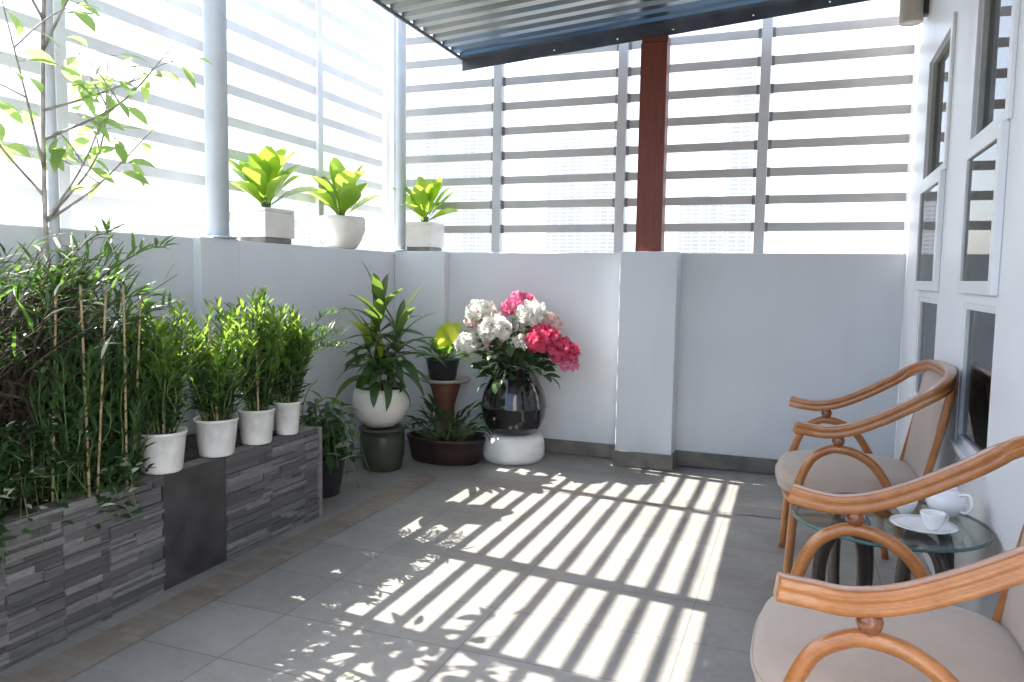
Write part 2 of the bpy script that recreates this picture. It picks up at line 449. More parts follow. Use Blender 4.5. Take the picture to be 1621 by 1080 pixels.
def fence_left():
    r = empty('slat_fence', (0, 0, 0), 'slat fence, lightened for glare, on the left parapet wall behind the slender tree', 'fence')
    ys = [-2.1, -.65, .85, 2.33, 4.12, 4.93]
    for a, c in zip(ys[:-1], ys[1:]):
        b = MB()
        for k in range(NS):
            z = Z0 - .034 + PS*k
            b.box(XF-.006, XF+.006, a+.029, c-.029, z-.026, z+.026)
        b.build('slat_panel', M['slat_glare'], r, .002)
    for y in ys[:-1] + [4.965]:
        b = MB(); b.box(XF-.028, XF+.028, y-.028, y+.028, HP+.001, Z0+PS*NS + (1.55 if y > 4 else 0)); b.build('post', M['slat_glare'], r, .004)
    b = MB()
    z = Z0 + PS*NS - .03
    while z < Z0 + PS*NS + 1.5:                       # unseen boards above the corner bay, added to shade the house wall
        b.box(XF-.008, XF+.008, 4.15, 4.975, z, z+.098); z += .10
    b.build('sun_block_boards', M['slat_glare'], r, .002)
fence_back(); fence_left()

# --- poles and column
def pole(x, y, z0, rad, label, mat='pole'):
    r = empty('support_pole', (x, y, z0), label, 'pole', 'round steel poles along the left wall')
    b = MB(); b.tube([(0, 0, 0), (0, 0, 2), (0, 0, 4.05 - z0)], rad, n=24); b.build('shaft', M[mat], r)
    b = MB(); b.lathe([(rad*1.7, .001), (rad*1.7, .008), (rad*1.05, .012)], 24); b.build('base_plate', M[mat], r)
pole(-2.632, 2.99, HP+.002, .053, 'thick round grey pole on the left wall beside the first wall-top planter')
pole(-2.600, 4.735, HP+.004, .033, 'slimmer round grey pole in the corner between two wall-top pots')
pole(-2.48, 2.00, .43, .017, 'thin dark grey pole rising beside the slender tree at left')
r = empty('red_column', (-.872, 4.685, HP+.003), 'red brown timber column holding up the metal awning', 'column')
b = MB(); b.box(-.078, .078, -.055, .055, 0, 1.22); b.build('shaft', M['redwood'], r, .004)
b = MB(); b.box(-.077, .077, -.035, .065, 1.221, 1.262); b.build('cap_block', M['redwood'], r, .003)

# --- awning
def awning():
    r = empty('awning', (-2.125, 4.695, 2.557), 'corrugated blue grey metal awning sloping down from the house', 'awning')
    x0, x1 = 0.0, XR - .004 + 2.125
    slope = 0.078
    def zz(x): return slope*x
    P = []                                           # trapezoid profile along y
    y = 0.0; pitch = .130
    while y > -4.0:
        for dy, dz in ((0, 0), (-.056, 0), (-.072, .036), (-.114, .036)): P.append((y+dy, dz))
        y -= pitch
    b = MB(); nx = 9
    vs = []; fs = []
    for i in range(nx):
        f = i/(nx-1); x = x0 + (x1-x0)*f
        for (yy, dz) in P:
            skew = -.012*yy*(1-f)                    # the free edge is not quite square
            vs.append((x + skew, yy, zz(x) + dz + .0)); 
    n = len(P)
    for i in range(nx-1):
        for j in range(n-1): fs.append((i*n+j, (i+1)*n+j, (i+1)*n+j+1, i*n+j+1))
    b.add(vs, fs, 0, False)
    o = b.build('sheet', M['sheet'], r)
    so_ = o.modifiers.new('thickness', 'SOLIDIFY'); so_.thickness = .002; so_.offset = 1
    # rear trim
    b = MB(); 
    for i in range(10):
        xa, xb = x0 - .01 + (x1-x0+.01)*i/10, x0 - .01 + (x1-x0+.01)*(i+1)/10
        za, zb = zz(xa), zz(xb)
        h = .085 + .012*math.sin(i*2.1)*.3
        vs = [(xa, .012, za-.075), (xb, .012, zb-.075), (xb, .012, zb+.035), (xa, .012, za+.035),
              (xa, .004, za-.075), (xb, .004, zb-.075), (xb, .004, zb+.035), (xa, .004, za+.035)]
        b.add(vs, [(0, 1, 2, 3)[::-1], (4, 5, 6, 7), (0, 4, 5, 1), (3, 2, 6, 7)], 0, False)
        vs = [(xa, .003, za-.004), (xb, .003, zb-.004), (xb, -.060, zb-.004), (xa, -.060, za-.004)]
        b.add(vs, [(0, 1, 2, 3)], 0, False)
    b.build('rear_trim', M['fascia'], r)
    for xx in (.62, 1.02, 1.35, 1.80, 2.2):
        b = MB(); b.blob((xx, .001, zz(xx)-.045), .009, n=8, m=6); b.build('screw', M['steel'], r)
    b = MB(); b.box(-.012, .0, -4.0, .01, -.012, .006); o = b.build('side_trim', M['fascia'], r)
    for v in o.data.vertices: v.co.x += -.012*v.co.y
    for yy in (-1.9, -3.8):
        b = MB()
        b.add([(x, yy+dy, zz(x)-.006+dz) for x in (.15, x1) for dy in (-.025, .025) for dz in (-.05, 0)],
              [(0, 1, 3, 2), (4, 6, 7, 5), (0, 4, 5, 1), (2, 3, 7, 6), (0, 2, 6, 4), (1, 5, 7, 3)], 0, False)
        b.build('purlin', M['dark'], r)
awning()

# --- house wall with windows
WINS = [(2.60, 3.085), (3.64, 4.20)]
ROWS = [(.60, 1.085), (1.135, 1.605), (1.645, 2.19)]
def house():
    r = empty('house_wall', (0, 0, 0), 'glossy white house wall with two tall three-pane windows on the right', 'house wall')
    T = .16; x0, x1 = XR, XR + T
    b = MB(); zt = 3.3
    ys = [-2.2] + [v for w_ in WINS for v in w_] + [D]
    for i in range(0, len(ys), 2): b.box(x0, x1, ys[i], ys[i+1], 0, zt)
    for (a, c) in WINS:
        b.box(x0+.0005, x1, a, c, 0, ROWS[0][0]); b.box(x0+.0005, x1, a, c, ROWS[2][1], zt)
        for k in (0, 1): b.box(x0+.0005, x1, a, c, ROWS[k][1], ROWS[k+1][0])
    b.box(x0+.003, x1, D+.001, 5.06, HP, zt)
    b.build('wall_panel', M['housewall'], r)
    def frame(a, c, z0, z1, xa, xb, t, name, mat, bev=.003):
        b = MB()
        b.box(xa, xb, a, a+t, z0, z1); b.box(xa, xb, c-t, c, z0, z1)
        b.box(xa, xb, a+t, c-t, z0, z0+t); b.box(xa, xb, a+t, c-t, z1-t, z1)
        return b.build(name, M[mat], r, bev)
    for (a, c) in WINS:
        # upper: recessed grey lining, glass set back
        z0, z1 = ROWS[2]
        b = MB(); g = .008
        b.box(x0+.004, x0+.075, a+.001, a+g, z0+.001, z1-.001); b.box(x0+.004, x0+.075, c-g, c-.001, z0+.001, z1-.001)
        b.box(x0+.004, x0+.075, a+g, c-g, z1-g, z1-.001); b.box(x0+.002, x0+.075, a+g, c-g, z0+.001, z0+.012)
        w_ = b.build('window', M['alu'], r, .001)
        b = MB(); b.box(x0+.021, x0+.026, a+g, c-g, z0+.012, z1-g); b.build('pane', M['pane'], w_)
        b = MB()
        for (aa, cc, zz0, zz1) in ((a-.045, a-.001, z0-.03, z1+.045), (c+.001, c+.045, z0-.03, z1+.045), (a-.001, c+.001, z1+.001, z1+.045), (a-.001, c+.001, z0-.03, z0-.001)):
            b.box(x0-.012, x0-.0005, aa, cc, zz0, zz1)
        b.build('architrave', M['white'], w_, .002)
        # middle: proud white sash
        z0, z1 = ROWS[1]
        w_ = frame(a-.02, c+.02, z0-.018, z1+.010, x0-.022, x0-.0005, .042, 'window', 'white')
        b = MB(); b.box(x0-.012, x0-.007, a+.022, c-.022, z0+.024, z1-.032); b.build('pane', M['pane'], w_)
        # lower: recessed glass in a shallow reveal
        z0, z1 = ROWS[0]
        w_ = frame(a+.001, c-.001, z0+.001, z1-.001, x0+.004, x0+.050, .022, 'window', 'white')
        b = MB(); b.box(x0+.018, x0+.023, a+.023, c-.023, z0+.023, z1-.023); b.build('pane', M['pane'], w_)
        b = MB(); b.box(x0-.020, x0+.012, a-.015, c+.015, z0-.022, z0-.001); b.build('sill', M['white'], w_, .003)
    # the dim room behind
    b = MB(); X1 = 3.6
    b.add([(x1+.001, -2.2, 0), (X1, -2.2, 0), (X1, 5.06, 0), (x1+.001, 5.06, 0), (x1+.001, -2.2, 2.9), (X1, -2.2, 2.9), (X1, 5.06, 2.9), (x1+.001, 5.06, 2.9)],
          [(0, 1, 2, 3), (4, 7, 6, 5), (1, 5, 6, 2), (0, 4, 5, 1), (3, 2, 6, 7)], 0, False)
    b.build('inner_room', M['room'], r)
    for (a, c) in WINS:
        n = 48; vs = []; fs = []; b = MB(); z0, z1 = ROWS[0]
        for i in range(n+1):
            yy = a + .006 + (c-a-.012)*(i/n); xx = x0 + .058 + .016*math.sin(i*.8) + .006*math.sin(i*2.3)
            vs += [(xx, yy, z0+.01), (xx, yy, z1-.005)]
        for i in range(n): fs.append((2*i, 2*i+2, 2*i+3, 2*i+1))
        b.add(vs, fs); b.build('added_curtain', M['added_curtain'], r)  # cloth added behind the lower panes to imitate pale reflections
house()

# --- wall lamp
r = empty('wall_lamp', (XR, 4.46, 2.46), 'beige cylinder wall lamp high on the house wall corner', 'lamp')
b = MB(); b.lathe([(.050, 0), (.056, .004), (.056, .30), (.05, .305)], 32, (-.075, 0, 0)); b.lathe([(.040, .010), (.046, -.002), (.052, 0)], 32, (-.075, 0, -.001), cap=False); b.build('lamp_body', M['lamp'], r)
b = MB(); b.box(-.020, -.001, -.03, .03, .03, .29); b.build('bracket', M['dark'], r, .003)

# ================================================================== planter
def planter():
    r = empty('planter_box', (0, 0, 0), 'long slate clad planter box along the left wall', 'planter')
    xf, y0, y1, h = -2.112, -1.6, 3.045, .425
    rnd = random.Random(3)
    b = MB()
    b.box(XL+.001, xf, y0, y1, 0, h-.045); b.box(xf-.06, xf, y0, y1, h-.045, h); b.box(XL+.001, xf-.06, y1-.06, y1, h-.045, h)
    b.build('body', M['edge'], r)
    b = MB()                                         # split slate strips in staggered modules
    def strips(ya, yb):
        y = ya
        while y < yb - .01:
            mw = min(rnd.uniform(.17, .30), yb - y)
            if yb - y - mw < .07: mw = yb - y
            z = .0
            while z < h - .004:
                rh = min(rnd.choice((.009, .012, .015, .019, .024, .031)), h + .003 - z)
                yy = y
                while yy < y + mw - .002:
                    L = min(rnd.uniform(.06, .26), y + mw - yy)
                    if y + mw - yy - L < .03: L = y + mw - yy
                    dpt = rnd.uniform(.003, .019)
                    b.box(xf+.0005, xf+dpt, yy+.0004, yy+L-.0004, z+.0004, z+rh-.0004)
                    yy += L
                z += rh
            y += mw
    strips(y0, 2.086); b.build('slate_cladding', M['slate'], r)
    b = MB(); strips(2.412, 3.028); b.build('slate_cladding', M['slate'], r)
    b = MB(); b.box(xf+.001, xf+.008, 2.089, 2.409, .002, h-.002); b.build('charcoal_panel', M['panel'], r, .001)
    b = MB(); b.box(xf+.001, xf+.020, 3.030, 3.052, 0, h+.006); b.box(XL+.001, xf, y1+.0005, y1+.007, 0, h+.003); b.build('corner_trim', M['edge'], r, .002)
    n = 60; vs = []; fs = []                        # lumpy soil
    m = 10
    for i in range(n+1):
        for j in range(m+1):
            vs.append((XL+.002 + (xf-.061-XL-.002)*j/m, y0 + (y1-.061-y0)*i/n, h-.03 + rnd.uniform(-.012, .012)))
    for i in range(n):
        for j in range(m): fs.append((i*(m+1)+j, i*(m+1)+j+1, (i+1)*(m+1)+j+1, (i+1)*(m+1)+j))
    b = MB(); b.add(vs, fs); b.build('soil', M['soil'], r)
planter()
PZ = .428

# ================================================================== plants
def tapered_pot(r0, r1, h, rim=.006):
    b = MB()
    b.lathe([(r0*.93, 0), (r0, .006), (r1, h-.012), (r1+rim*.5, h-.010), (r1+rim*.5, h), (r1-.006, h), (r1-.012, h-.03)], 40)
    return b
def soil_disc(rad, z):
    b = MB(); b.lathe([(rad, z-.004), (rad*.9, z), (rad*.4, z+.006), (.002, z+.008)], 20); return b

def shrub_mesh(rnd, H, R, nst, mats, leafL=.055, leafW=.011, dens=20, topw=1.0, zstart=.02, gap=.0):
    st = MB(); fo = MB()
    for k in range(nst):
        a = rnd.uniform(0, 6.283); rr = R*math.sqrt(rnd.random())
        hh = H*rnd.uniform(.50, 1.0)*(1 - .18*(rr/R)**2)
        p0 = V(rr*.35*math.cos(a), rr*.35*math.sin(a), zstart)
        p3 = V(rr*topw*math.cos(a) + rnd.gauss(0, .012), rr*topw*math.sin(a) + rnd.gauss(0, .012), zstart + hh)
        p1 = p0.lerp(p3, .35) + V(rnd.gauss(0, .012), rnd.gauss(0, .012), 0); p2 = p0.lerp(p3, .7) + V(rnd.gauss(0, .012), rnd.gauss(0, .012), 0)
        path = spline([p0, p1, p2, p3], 5)
        st.tube(path, .0032, .0012, n=4)
        N = int(dens*hh/H*1.2)
        for i in range(N):
            t = .12 + .88*(i + rnd.random())/N
            q = path[min(len(path)-1, int(t*(len(path)-1)))]
            ang = i*2.4 + rnd.uniform(-.5, .5)
            el = .35 + .75*t + rnd.uniform(-.25, .25)
            d = V(math.cos(ang)*math.cos(el), math.sin(ang)*math.cos(el), math.sin(el))
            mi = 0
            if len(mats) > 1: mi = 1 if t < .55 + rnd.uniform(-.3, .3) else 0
            fo.leaf(q, d, leafL*rnd.uniform(.65, 1.25), leafW*rnd.uniform(.8, 1.3), rnd.uniform(.1, .7), .25, 3, .5, mi, rnd.uniform(-.6, .6))
    return st, fo

def stakes(r, rnd, spots, zb, zt):
    for (x, y, tx, ty, h) in spots:
        b = MB(); n = 7
        h += rnd.uniform(-.05, .05); tx += rnd.gauss(0, .018); ty += rnd.gauss(0, .02)
        pts = [V(x + (tx-x)*i/n, y + (ty-y)*i/n, zb + (h-zb)*i/n) for i in range(n+1)]
        b.tube(pts, .0046, .0040, n=7)
        for i in range(1, n): b.lathe([(.0043, -.003), (.0056, 0), (.0043, .003)], 7, tuple(pts[i]), cap=False)
        b.build('bamboo_stake', M['bamboo'], r)

SHRUBS = [  # y, pot r0, r1, foliage H, R, label
    (2.135, .070, .084, .53, .125, 'narrow leaved shrub in white pot nearest the camera on the slate planter', 11),
    (2.415, .066, .082, .49, .14, 'wide bushy lime shrub in white pot above the charcoal panel', 12),
    (2.655, .062, .075, .55, .12, 'taller lime shrub in the third white pot from the camera', 13),
    (2.865, .048, .058, .47, .12, 'shrub in the smallest white pot near the far end of the planter', 14)]
for y, r0, r1, H, R, lab, sd in SHRUBS:
    rnd = random.Random(sd)
    r = empty('potted_shrub', (-2.150, y, PZ), lab, 'potted plant', 'shrubs in white pots on the planter edge')
    tapered_pot(r0, r1, .148).build('pot', M['potwhite'], r)
    soil_disc(r1-.010, .130).build('soil', M['soil'], r)
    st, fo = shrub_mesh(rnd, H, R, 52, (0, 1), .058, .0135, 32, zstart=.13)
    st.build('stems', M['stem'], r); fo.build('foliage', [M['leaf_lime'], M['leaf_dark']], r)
    sp = [(r1*.55, -r1*.5, r1*.6, -r1*.4, H*1.0), (r1*.3, r1*.6, r1*.2, r1*.7, H*.95)]
    if sd == 11: sp = [(.045, -.035, .045, -.02, .56), (.0, .05, .01, .03, .5)]
    stakes(r, rnd, sp, .12, 0)
# two greener shrubs rooted deeper in the planter
for (x, y, H, sd, lab) in ((-2.19, 1.80, .62, 21, 'dark green shrub with pale bamboo canes beside the brown bush'), (-2.20, 1.955, .56, 22, 'green staked shrub between the brown bush and the first white pot')):
    rnd = random.Random(sd)
    r = empty('planter_shrub', (x, y, .40), lab, 'shrub', 'staked shrubs rooted in the planter')
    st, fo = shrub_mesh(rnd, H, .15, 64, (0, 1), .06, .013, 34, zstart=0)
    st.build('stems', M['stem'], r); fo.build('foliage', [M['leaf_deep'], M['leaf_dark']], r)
    stakes(r, rnd, [(.085, -.01, .09, -.01, .66), (.07, .03, .075, .06, .66), (.02, -.09, .03, -.07, .64)][:2 if sd == 22 else 3], .0, 0)

# brown-hearted bush on the left
def big_bush():
    rnd = random.Random(31)
    r = empty('bush', (-2.36, 1.55, .40), 'large bush with dry brown heart and green blades on the left', 'bush')
    tw = MB(); dry = MB(); gr = MB()
    for k in range(330):
        a = rnd.uniform(0, 6.283); q = math.sqrt(rnd.random())
        bx, by = .12*q*math.cos(a), .36*q*math.sin(a)
        H = rnd.uniform(.45, .86)
        tx, ty = bx*2.2 + rnd.gauss(.03, .05), by*1.35 + rnd.gauss(.05, .07)
        ln = .10*rnd.random()
        p = [V(bx, by, 0), V(bx*1.2, by*1.1, H*.4), V((bx+tx)/2, (by+ty)/2, H*.75), V(tx + ln*.4, ty + ln, H)]
        path = spline(p, 5); tw.tube(path, .0030, .0012, n=4)
        N = rnd.randint(18, 26)
        for i in range(N):
            t = (i + rnd.random())/N; c = path[int(t*(len(path)-1))]
            ang = rnd.uniform(0, 6.283); el = rnd.uniform(-.7, .9)
            d = V(math.cos(ang)*math.cos(el), math.sin(ang)*math.cos(el), math.sin(el))
            if t < .78: dry.leaf(c, d, rnd.uniform(.06, .14), rnd.uniform(.006, .013), rnd.uniform(.2, 1.4), .2, 3, .4, 0, rnd.uniform(-1, 1))
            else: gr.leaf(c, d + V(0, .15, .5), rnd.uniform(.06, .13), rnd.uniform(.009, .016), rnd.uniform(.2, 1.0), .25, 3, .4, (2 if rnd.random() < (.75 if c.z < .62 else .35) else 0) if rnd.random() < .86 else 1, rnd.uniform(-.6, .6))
    # arching side sprays to the right of the bush
    for k in range(26):
        y0 = rnd.uniform(.05, .30); z0 = rnd.uniform(.30, .62)
        p0 = V(rnd.uniform(-.02, .12), y0, z0); L = rnd.uniform(.22, .44)
        d = V(rnd.uniform(-.1, .35), rnd.uniform(.6, 1), rnd.uniform(.35, .9)).normalized()
        p = [p0, p0 + d*L*.5, p0 + d*L*.9 + V(0, .02, -.02), p0 + d*L*1.05 + V(0, .05, -.05)]
        path = spline(p, 5); tw.tube(path, .0032, .0014, n=4)
        for i in range(16):
            t = .35 + .65*(i + rnd.random())/16; c = path[int(t*(len(path)-1))]
            ang = rnd.uniform(0, 6.283)
            dd = (d + V(math.cos(ang), math.sin(ang)*.8, rnd.uniform(-.4, .7))*.8)
            gr.leaf(c, dd, rnd.uniform(.06, .12), rnd.uniform(.011, .018), rnd.uniform(.2, .9), .25, 3, .4, 0, rnd.uniform(-.6, .6))
    tw.build('twigs', M['twig'], r); dry.build('dry_leaves', M['leaf_dry'], r); gr.build('foliage', [M['leaf_mid'], M['leaf_pale'], M['leaf_dark']], r)
big_bush()

# trailing ground cover spilling over the planter edge
def trailing():
    rnd = random.Random(41)
    r = empty('trailing_plant', (-2.2, 1.5, PZ), 'dark trailing plant spilling over the near planter edge', 'trailing plant')
    st = MB(); fo = MB()
    for k in range(270):
        y = rnd.uniform(-.75, .47); x = rnd.uniform(-.20, .07)
        z = .0; hh = rnd.uniform(.06, .24)*(1 if y < .3 else .6)
        over = rnd.random() < .42 and x > -.05
        p = [V(x, y, z), V(x + .03, y + rnd.gauss(0, .03), hh), V(x + .08, y + rnd.gauss(0, .06), hh*.9)]
        if over: p.append(V(max(.115, x + .14), y + rnd.gauss(0, .06), -rnd.uniform(.0, .14)))
        path = spline(p, 5); st.tube(path, .0022, .001, n=4)
        for i in range(22):
            t = (i + rnd.random())/22; c = path[int(t*(len(path)-1))]
            ang = rnd.uniform(0, 6.283); el = rnd.uniform(-.3, 1.0)
            d = V(math.cos(ang)*math.cos(el), math.sin(ang)*math.cos(el), math.sin(el))
            fo.leaf(c, d, rnd.uniform(.026, .056), rnd.uniform(.012, .024), rnd.uniform(.1, .8), .2, 3, .45, 0 if rnd.random() < .93 else 1, rnd.uniform(-.6, .6))
    st.build('stems', M['stem'], r); fo.build('foliage', [M['leaf_dark'], M['leaf_pale']], r)
trailing()

# slender tree
def tree():
    rnd = random.Random(52)
    r = empty('slender_tree', (-2.47, 1.955, .40), 'slender young tree with thin branches and broad leaves before the left fence', 'tree')
    tr = MB(); fo = MB()
    trunk = spline([(0, 0, 0), (.0, .01, .5), (.015, -.01, 1.0), (.0, .02, 1.6), (.02, .05, 2.2), (.05, .12, 2.75)], 6)
    tr.tube(trunk, .010, .004, n=8); tr.build('trunk', M['bark'], r)
    br = MB()
    def leaves(path, n, t0=.35, sz=1.0):
        for i in range(n):
            t = t0 + (1-t0)*(i + rnd.random())/n; c = path[int(t*(len(path)-1))]
            ang = rnd.uniform(0, 6.283); el = rnd.uniform(-.9, .45)
            d = V(math.cos(ang)*math.cos(el), math.sin(ang)*math.cos(el), math.sin(el))
            st = c + d*.025
            br.tube([c, st], .0014, .001, n=3)
            fo.leaf(st, d, sz*rnd.uniform(.065, .115), sz*rnd.uniform(.034, .052), rnd.uniform(.2, 1.1), .18, 4, .45, 0, rnd.uniform(-.7, .7))
    spec = [(.9, (.10, .22, 1.42)), (.95, (-.02, .30, 1.55)), (1.05, (.12, -.22, 1.60)), (1.0, (-.05, -.30, 1.45)), (.95, (.12, .38, 1.30)), (1.2, (.15, .45, 1.62)),
                (1.25, (.0, .52, 1.55)), (1.5, (.16, .22, 2.0)), (1.6, (-.1, .34, 2.15)), (1.55, (.05, -.25, 2.05)), (1.9, (.15, .25, 2.4)), (1.95, (.0, .36, 2.5)), (2.0, (.1, -.15, 2.5)),
            (2.2, (.12, .20, 2.75)), (2.25, (.05, .34, 2.8)), (2.3, (-.05, .0, 2.9)), (1.9, (.1, -.35, 2.35)), (2.1, (.1, -.30, 2.7))]
    for z0, e in spec:
        i = min(range(len(trunk)), key=lambda j: abs(trunk[j].z - z0)); p0 = trunk[i]; e = V(*e)
        mid = p0.lerp(e, .5) + V(rnd.gauss(0, .03), rnd.gauss(0, .03), -.04)
        path = spline([p0, mid, e], 8); br.tube(path, .0055, .002, n=5)
        n = 8 if e.z > 1.75 else 7
        leaves(path, n, .45)
        for s in range(2):
            q = path[int((.5 + .25*s)*(len(path)-1))]; e2 = q + V(rnd.gauss(0, .10), rnd.gauss(0, .14), rnd.uniform(.02, .22))
            pp = spline([q, q.lerp(e2, .5) + V(0, 0, .02), e2], 5); br.tube(pp, .003, .0013, n=4); leaves(pp, 4, .3)
    br.build('branches', M['bark'], r); fo.build('crown', M['leaf_tree'], r)
tree()

# pots on the left parapet
def fiddle(rnd, par, z, n, L, W, spread=1.0):
    st = MB(); fo = MB()
    for k in range(n):
        a = k*2.4 + rnd.uniform(-.35, .35); el = 1.38 - .80*(k/n)**1.2*spread + rnd.uniform(-.12, .12)
        d = V(math.cos(a)*math.cos(el), math.sin(a)*math.cos(el), math.sin(el))
        h0 = .03 + .07*(1 - k/n)*rnd.uniform(.6, 1.2)
        base = V(.025*math.cos(a), .025*math.sin(a), z + h0)
        st.tube([V(.008*math.cos(a), .008*math.sin(a), z-.01), base], .006, .0035, n=5)
        fo.leaf(base, d, L*rnd.uniform(.70, 1.1), W*rnd.uniform(.85, 1.15), rnd.uniform(.15, .85), .30, 8, .64, 0, rnd.uniform(-.5, .5), tip=.22)
    st.build('stem', M['stem'], par); fo.build('foliage', M['leaf_fiddle'], par)
def square_pot(sx, sy, h, par, mat):
    b = MB(); t = .012
    b.box(-sx, sx, -sy, sy, .030, h-.02); b.box(-sx, sx, -sy, -sy+t, h-.02, h); b.box(-sx, sx, sy-t, sy, h-.02, h)
    b.box(-sx, -sx+t, -sy+t, sy-t, h-.02, h); b.box(sx-t, sx, -sy+t, sy-t, h-.02, h)
    b.build('pot', M[mat], par, .004)
    b = MB(); b.box(-sx*.88, sx*.88, -sy*.88, sy*.88, .001, .030); b.build('foot', M['dark' if mat == 'x' else 'skirt'], par, .002)
    b = MB(); b.box(-sx+t, sx-t, -sy+t, sy-t, h-.019, h-.012); b.build('soil', M['soil'], par)
r = empty('potted_plant', (-2.735, 3.475, HP-.001), 'broad leaved plant in a square cream planter beside the thick pole', 'potted plant', 'potted plants along the wall top')
square_pot(.095, .125, .185, r, 'potcream'); fiddle(random.Random(61), r, .17, 17, .31, .135)
r = empty('potted_plant', (-2.705, 4.16, HP-.001), 'broad leaved plant in a rounded cream pot on the left wall', 'potted plant', 'potted plants along the wall top')
b = MB(); b.lathe([(.085, 0), (.095, .004), (.125, .05), (.148, .12), (.150, .17), (.144, .195), (.136, .195), (.138, .165)], 40); b.build('pot', M['potcream'], r)
soil_disc(.137, .172).build('soil', M['soil'], r); fiddle(random.Random(62), r, .17, 17, .30, .125)
r = empty('potted_plant', (-2.475, 4.845, HP+.003), 'small broad leaved plant in a square cream planter on the corner pillar', 'potted plant', 'potted plants along the wall top')
square_pot(.100, .110, .20, r, 'potcream'); fiddle(random.Random(63), r, .18, 17, .28, .105, 1.0)

# end-of-planter feathery plant in a patterned pot
def feathery():
    rnd = random.Random(71)
    r = empty('potted_plant', (-2.27, 2.93, PZ), 'feathery dark plant in a speckled pot at the planter end', 'potted plant')
    t = NT('speckled glaze'); co = t.coord(); vo = t.n('ShaderNodeTexVoronoi'); vo.inputs['Scale'].default_value = 42; t.l(co, vo.inputs[0])
    t.col(t.ramp(vo.outputs['Distance'], [(.42, (.03, .03, .03)), (.5, (.62, .62, .60))])); t.set(Roughness=.3)
    tapered_pot(.05, .066, .12).build('pot', t.m, r); soil_disc(.056, .108).build('soil', M['soil'], r)
    st = MB(); fo = MB()
    for k in range(22):
        a = rnd.uniform(0, 6.283); L = rnd.uniform(.30, .52); lean = rnd.uniform(.15, .65)
        p0 = V(.02*math.cos(a), .02*math.sin(a), .11)
        d = V(math.cos(a)*lean, math.sin(a)*lean, 1).normalized()
        path = spline([p0, p0 + d*L*.5, p0 + d*L*.85 + V(math.cos(a)*.05, math.sin(a)*.05, -.01), p0 + d*L + V(math.cos(a)*.12, math.sin(a)*.12, -.06)], 6)
        st.tube(path, .003, .0012, n=4)
        for i in range(24):
            t_ = .25 + .75*i/24; c = path[int(t_*(len(path)-1))]; s = 1 if i % 2 else -1
            sd = V(-math.sin(a), math.cos(a), 0)*s
            fo.leaf(c, sd*.9 + d*.6 + V(0, 0, rnd.uniform(-.2, .2)), rnd.uniform(.05, .09), .0095, rnd.uniform(.2, .8), .2, 3, .4, 0 if rnd.random() < .6 else 1, rnd.uniform(-.3, .3))
    st.build('stems', M['stem'], r); fo.build('fronds', [M['leaf_mid'], M['leaf_dark']], r)
feathery()

# dracaena in a white bowl on a grey green drum
r = empty('clay_drum', (-2.30, 3.97, 0), 'grey green glazed clay drum carrying the white bowl', 'pot')
b = MB(); b.lathe([(.105, 0), (.112, .004), (.130, .10), (.134, .20), (.128, .232), (.138, .236), (.138, .25), (.11, .25), (.10, .244)], 40); b.build('body', M['greenpot'], r)
def dracaena():
    rnd = random.Random(81)
    r = empty('potted_plant', (-2.32, 3.985, .251), 'tall strap leaved plant in a round white bowl on the clay drum', 'potted plant')
    b = MB(); b.lathe([(.06, 0), (.085, .004), (.135, .05), (.163, .105), (.170, .150), (.162, .205), (.150, .232), (.140, .232), (.150, .20)], 48); b.build('bowl', M['potcream'], r)
    soil_disc(.150, .214).build('soil', M['soil'], r)
    st = MB(); fo = MB()
    for (dx, dy, top, n, s_) in ((-.01, -.01, .50, 26, 1.0), (.09, .05, .36, 22, 1.0), (-.08, .05, .28, 20, .95), (.03, -.08, .16, 18, .95)):
        path = spline([(dx*.4, dy*.4, .21), (dx*.8, dy*.8, .21 + top*.4), (dx, dy, .21 + top)], 8); st.tube(path, .012, .008, n=8)
        for k in range(n):
            t = k/(n-1); c = path[int((.45 + .55*t)*(len(path)-1))]
            a = k*2.4 + rnd.uniform(-.4, .4); el = .05 + 1.35*t**1.5 + rnd.uniform(-.2, .2)
            d = V(math.cos(a)*math.cos(el), math.sin(a)*math.cos(el), math.sin(el))
            Lf = s_*rnd.uniform(.24, .36)
            mi = 1 if (t > .7 and rnd.random() < .28) else 0
            fo.leaf(c, d, Lf, rnd.uniform(.050, .072), rnd.uniform(.9, 2.1)*(1.15 - .75*t), .22, 9, .48, mi, rnd.uniform(-.3, .3), tip=.03)
    st.build('stems', M['bark'], r); fo.build('foliage', [M['leaf_drac'], M['leaf_yellow']], r)
dracaena()

